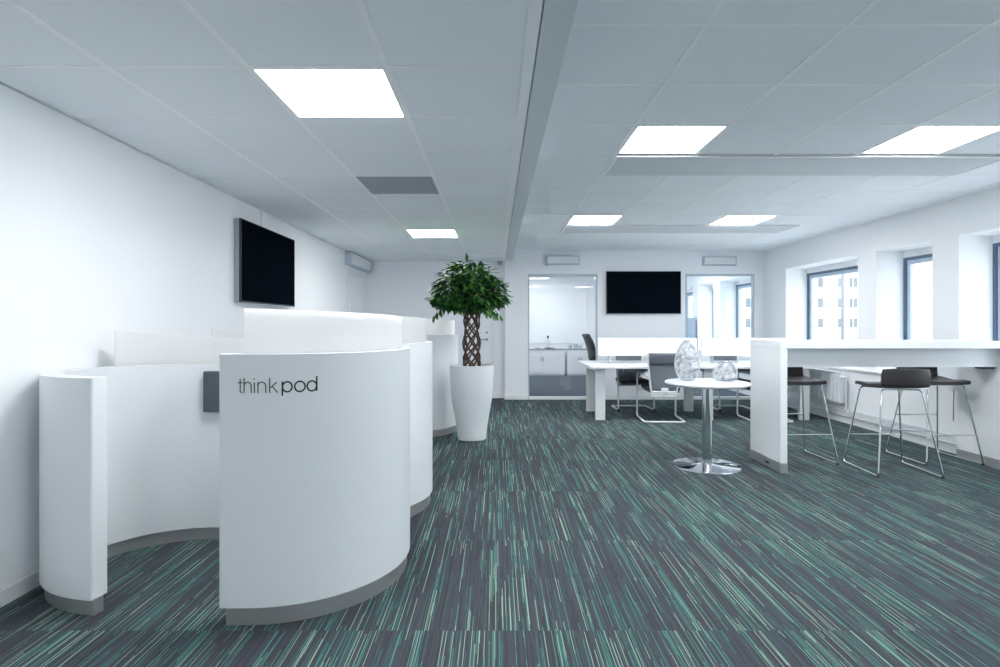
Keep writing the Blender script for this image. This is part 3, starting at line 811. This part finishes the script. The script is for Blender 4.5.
for k, (x, hgt, ds, cat, lab) in enumerate(((1.90, .10, .05, 'cup', 'leftmost grey cup on the right cabinet behind the glass'), (2.03, .13, .055, 'cup', 'middle taller grey cup on the right cabinet behind the glass'), (2.16, .09, .05, 'cup', 'rightmost grey cup on the right cabinet behind the glass'))):
    bm = bmesh.new(); lathe(bm, [(ds*.7, 0), (ds, hgt*.4), (ds, hgt), (ds*.85, hgt), (ds*.6, .02)], 20)
    props(link('cup', bm, M_pframe, smooth=True, loc=(x, 14.48, .667)), lab, cat, 'grey cups on the right cabinet')
# whiteboard panel
t = thing('whiteboard', 'large glossy white wall panel behind the left glass, above the cabinets', 'whiteboard', (1.45, YE-.003, .80))
bevel(link('board', B((-.95, .95, -.02, 0, 0, 1.55)), M_whiteboard, t), .003)
link('rim', B((-.96, -.95, -.024, 0, -.01, 1.56), (.95, .96, -.024, 0, -.01, 1.56), (-.95, .95, -.024, 0, 1.55, 1.56), (-.95, .95, -.024, 0, -.01, 0)), M_bar, t)
# office chair, facing right
t = thing('office_chair', 'black office chair on castors behind the left glass, seen side on', 'chair', (2.33, 12.4, 0), R(-80))
bm = bmesh.new(); box(bm, -.24, .24, -.24, .24, .44, .52); bevel(link('seat', bm, M_seat, t, True), .03, 3)
bm = bmesh.new(); g = []
for i in range(11):
    v = i/10; g.append([bm.verts.new((u*(.20+.03*sin(v*pi)), -.22-.05*math.cos(u*1.4)-.16*v*v, .54+.54*v)) for u in [-1+2*k/8 for k in range(9)]])
for i in range(10):
    for k in range(8): bm.faces.new((g[i][k], g[i][k+1], g[i+1][k+1], g[i+1][k]))
b = link('backrest', bm, M_black, t, True); so = b.modifiers.new('s', 'SOLIDIFY'); so.thickness = .05; so.offset = 0
for s in (-1, 1):
    bm = bmesh.new(); tube(bm, fillet([(s*.22, 0, .45), (s*.29, 0, .46), (s*.29, -.02, .68)], .03), .014, 8); box(bm, s*.29-.03, s*.29+.03, -.14, .12, .68, .705); link('armrest', bm, M_black, t, True)
bm = bmesh.new(); tube(bm, [(0, 0, .10), (0, 0, .45)], .028, 14); tube(bm, [(0, -.1, .44), (0, -.24, .44), (0, -.26, .60)], .022, 8); link('column', bm, M_black, t, True)
bm = bmesh.new()
for k in range(5):
    a = 2*pi*k/5+.3; tube(bm, [(0, 0, .11), (.29*cos(a), .29*sin(a), .075)], lambda q: .022-.008*q, 8)
link('base', bm, M_silver, t, True)
for k in range(5):
    a = 2*pi*k/5+.3; bm = bmesh.new(); tube(bm, [(.29*cos(a)-.02*sin(a), .29*sin(a)+.02*cos(a), .03), (.29*cos(a)+.02*sin(a), .29*sin(a)-.02*cos(a), .03)], .03, 14); link('castor', bm, M_black, t, True)
# luminaires of the two rooms
light(.9, 11.6, HR+.0, 'square ceiling light inside the meeting room, near the left glass')
light(.9, 13.4, HR+.0, 'square ceiling light inside the meeting room, towards its end wall')
light(3.2, 11.6, HR+.0, 'square ceiling light inside the room behind the right glass')
# locker behind right glass
t = thing('locker', 'tall grey blue locker behind the right glass panel', 'locker', (4.47, 13.1, 0))
bevel(link('body', B((-.095, .095, -.15, .15, 0, 1.44)), M_locker, t), .004)
d = bevel(link('door', B((-.085, .085, -.166, -.151, .05, 1.41)), M_locker, t), .002); link('handle', B((.05, .06, -.18, -.166, .9, 1.02)), M_silver, d)

# ------------------------------------------------------------------ outside
t = thing('apartment_building', 'pale multi storey building with grey windows seen through the far window', 'building', (45, 84, -12))
bm = B((-13, 12.5, 0, 14, 0, 40)); link('walls', bm, M_fac, t)
r_ = random.Random(2)
for c, (x, ww) in enumerate([(-10.6, .8), (-7.6, .7), (-4.6, .8), (-1.5, .8), (1.0, .7), (3.15, .75), (5.95, .45), (7.7, .45), (8.35, .5), (10.6, .8)]):
    for fl in range(11):
        z = .77 + fl*3.0
        f = link('window', B((x-ww/2, x+ww/2, -.06, 0, z, z+1.36)), M_facwin, t)
for c, x in enumerate([6.42]):
    link('stair_panel', B((x-.22, x+.22, -.05, 0, 1, 39)), M_facwin, t)
for k, (x, y, rr) in enumerate(((39.5, 70, 2.3), (45.5, 72, 2.3), (51.0, 71, 2.2), (60.0, 66, 2.6))):
    t = thing('tree', ['pale distant tree left of the building front', 'pale distant tree before the middle of the building', 'pale distant tree right of the building front', 'pale distant tree far right outside'][k], 'tree', (x, y, -12), 0, 'distant trees outside the windows')
    bm = bmesh.new(); tube(bm, [(0, 0, 0), (.1, 0, 4), (0, .1, 9)], lambda q: .3-.15*q, 8); link('trunk', bm, M_bark, t, True)
    bm = bmesh.new(); q_ = random.Random(k)
    for j in range(26):
        m_ = Matrix.Translation((q_.uniform(-1, 1)*rr*.6, q_.uniform(-1, 1)*rr*.6, 8.6 + q_.uniform(-1, 1)*rr*.8))
        bmesh.ops.create_icosphere(bm, subdivisions=2, radius=rr*q_.uniform(.25, .42), matrix=m_)
    for v in bm.verts: v.co += Vector((q_.uniform(-.12, .12), q_.uniform(-.12, .12), q_.uniform(-.12, .12)))
    link('crown', bm, M_tree2, t)
o = link('ground', B((5, 200, -60, 200, -12.3, -12)), M_ground); o['kind'] = 'structure'
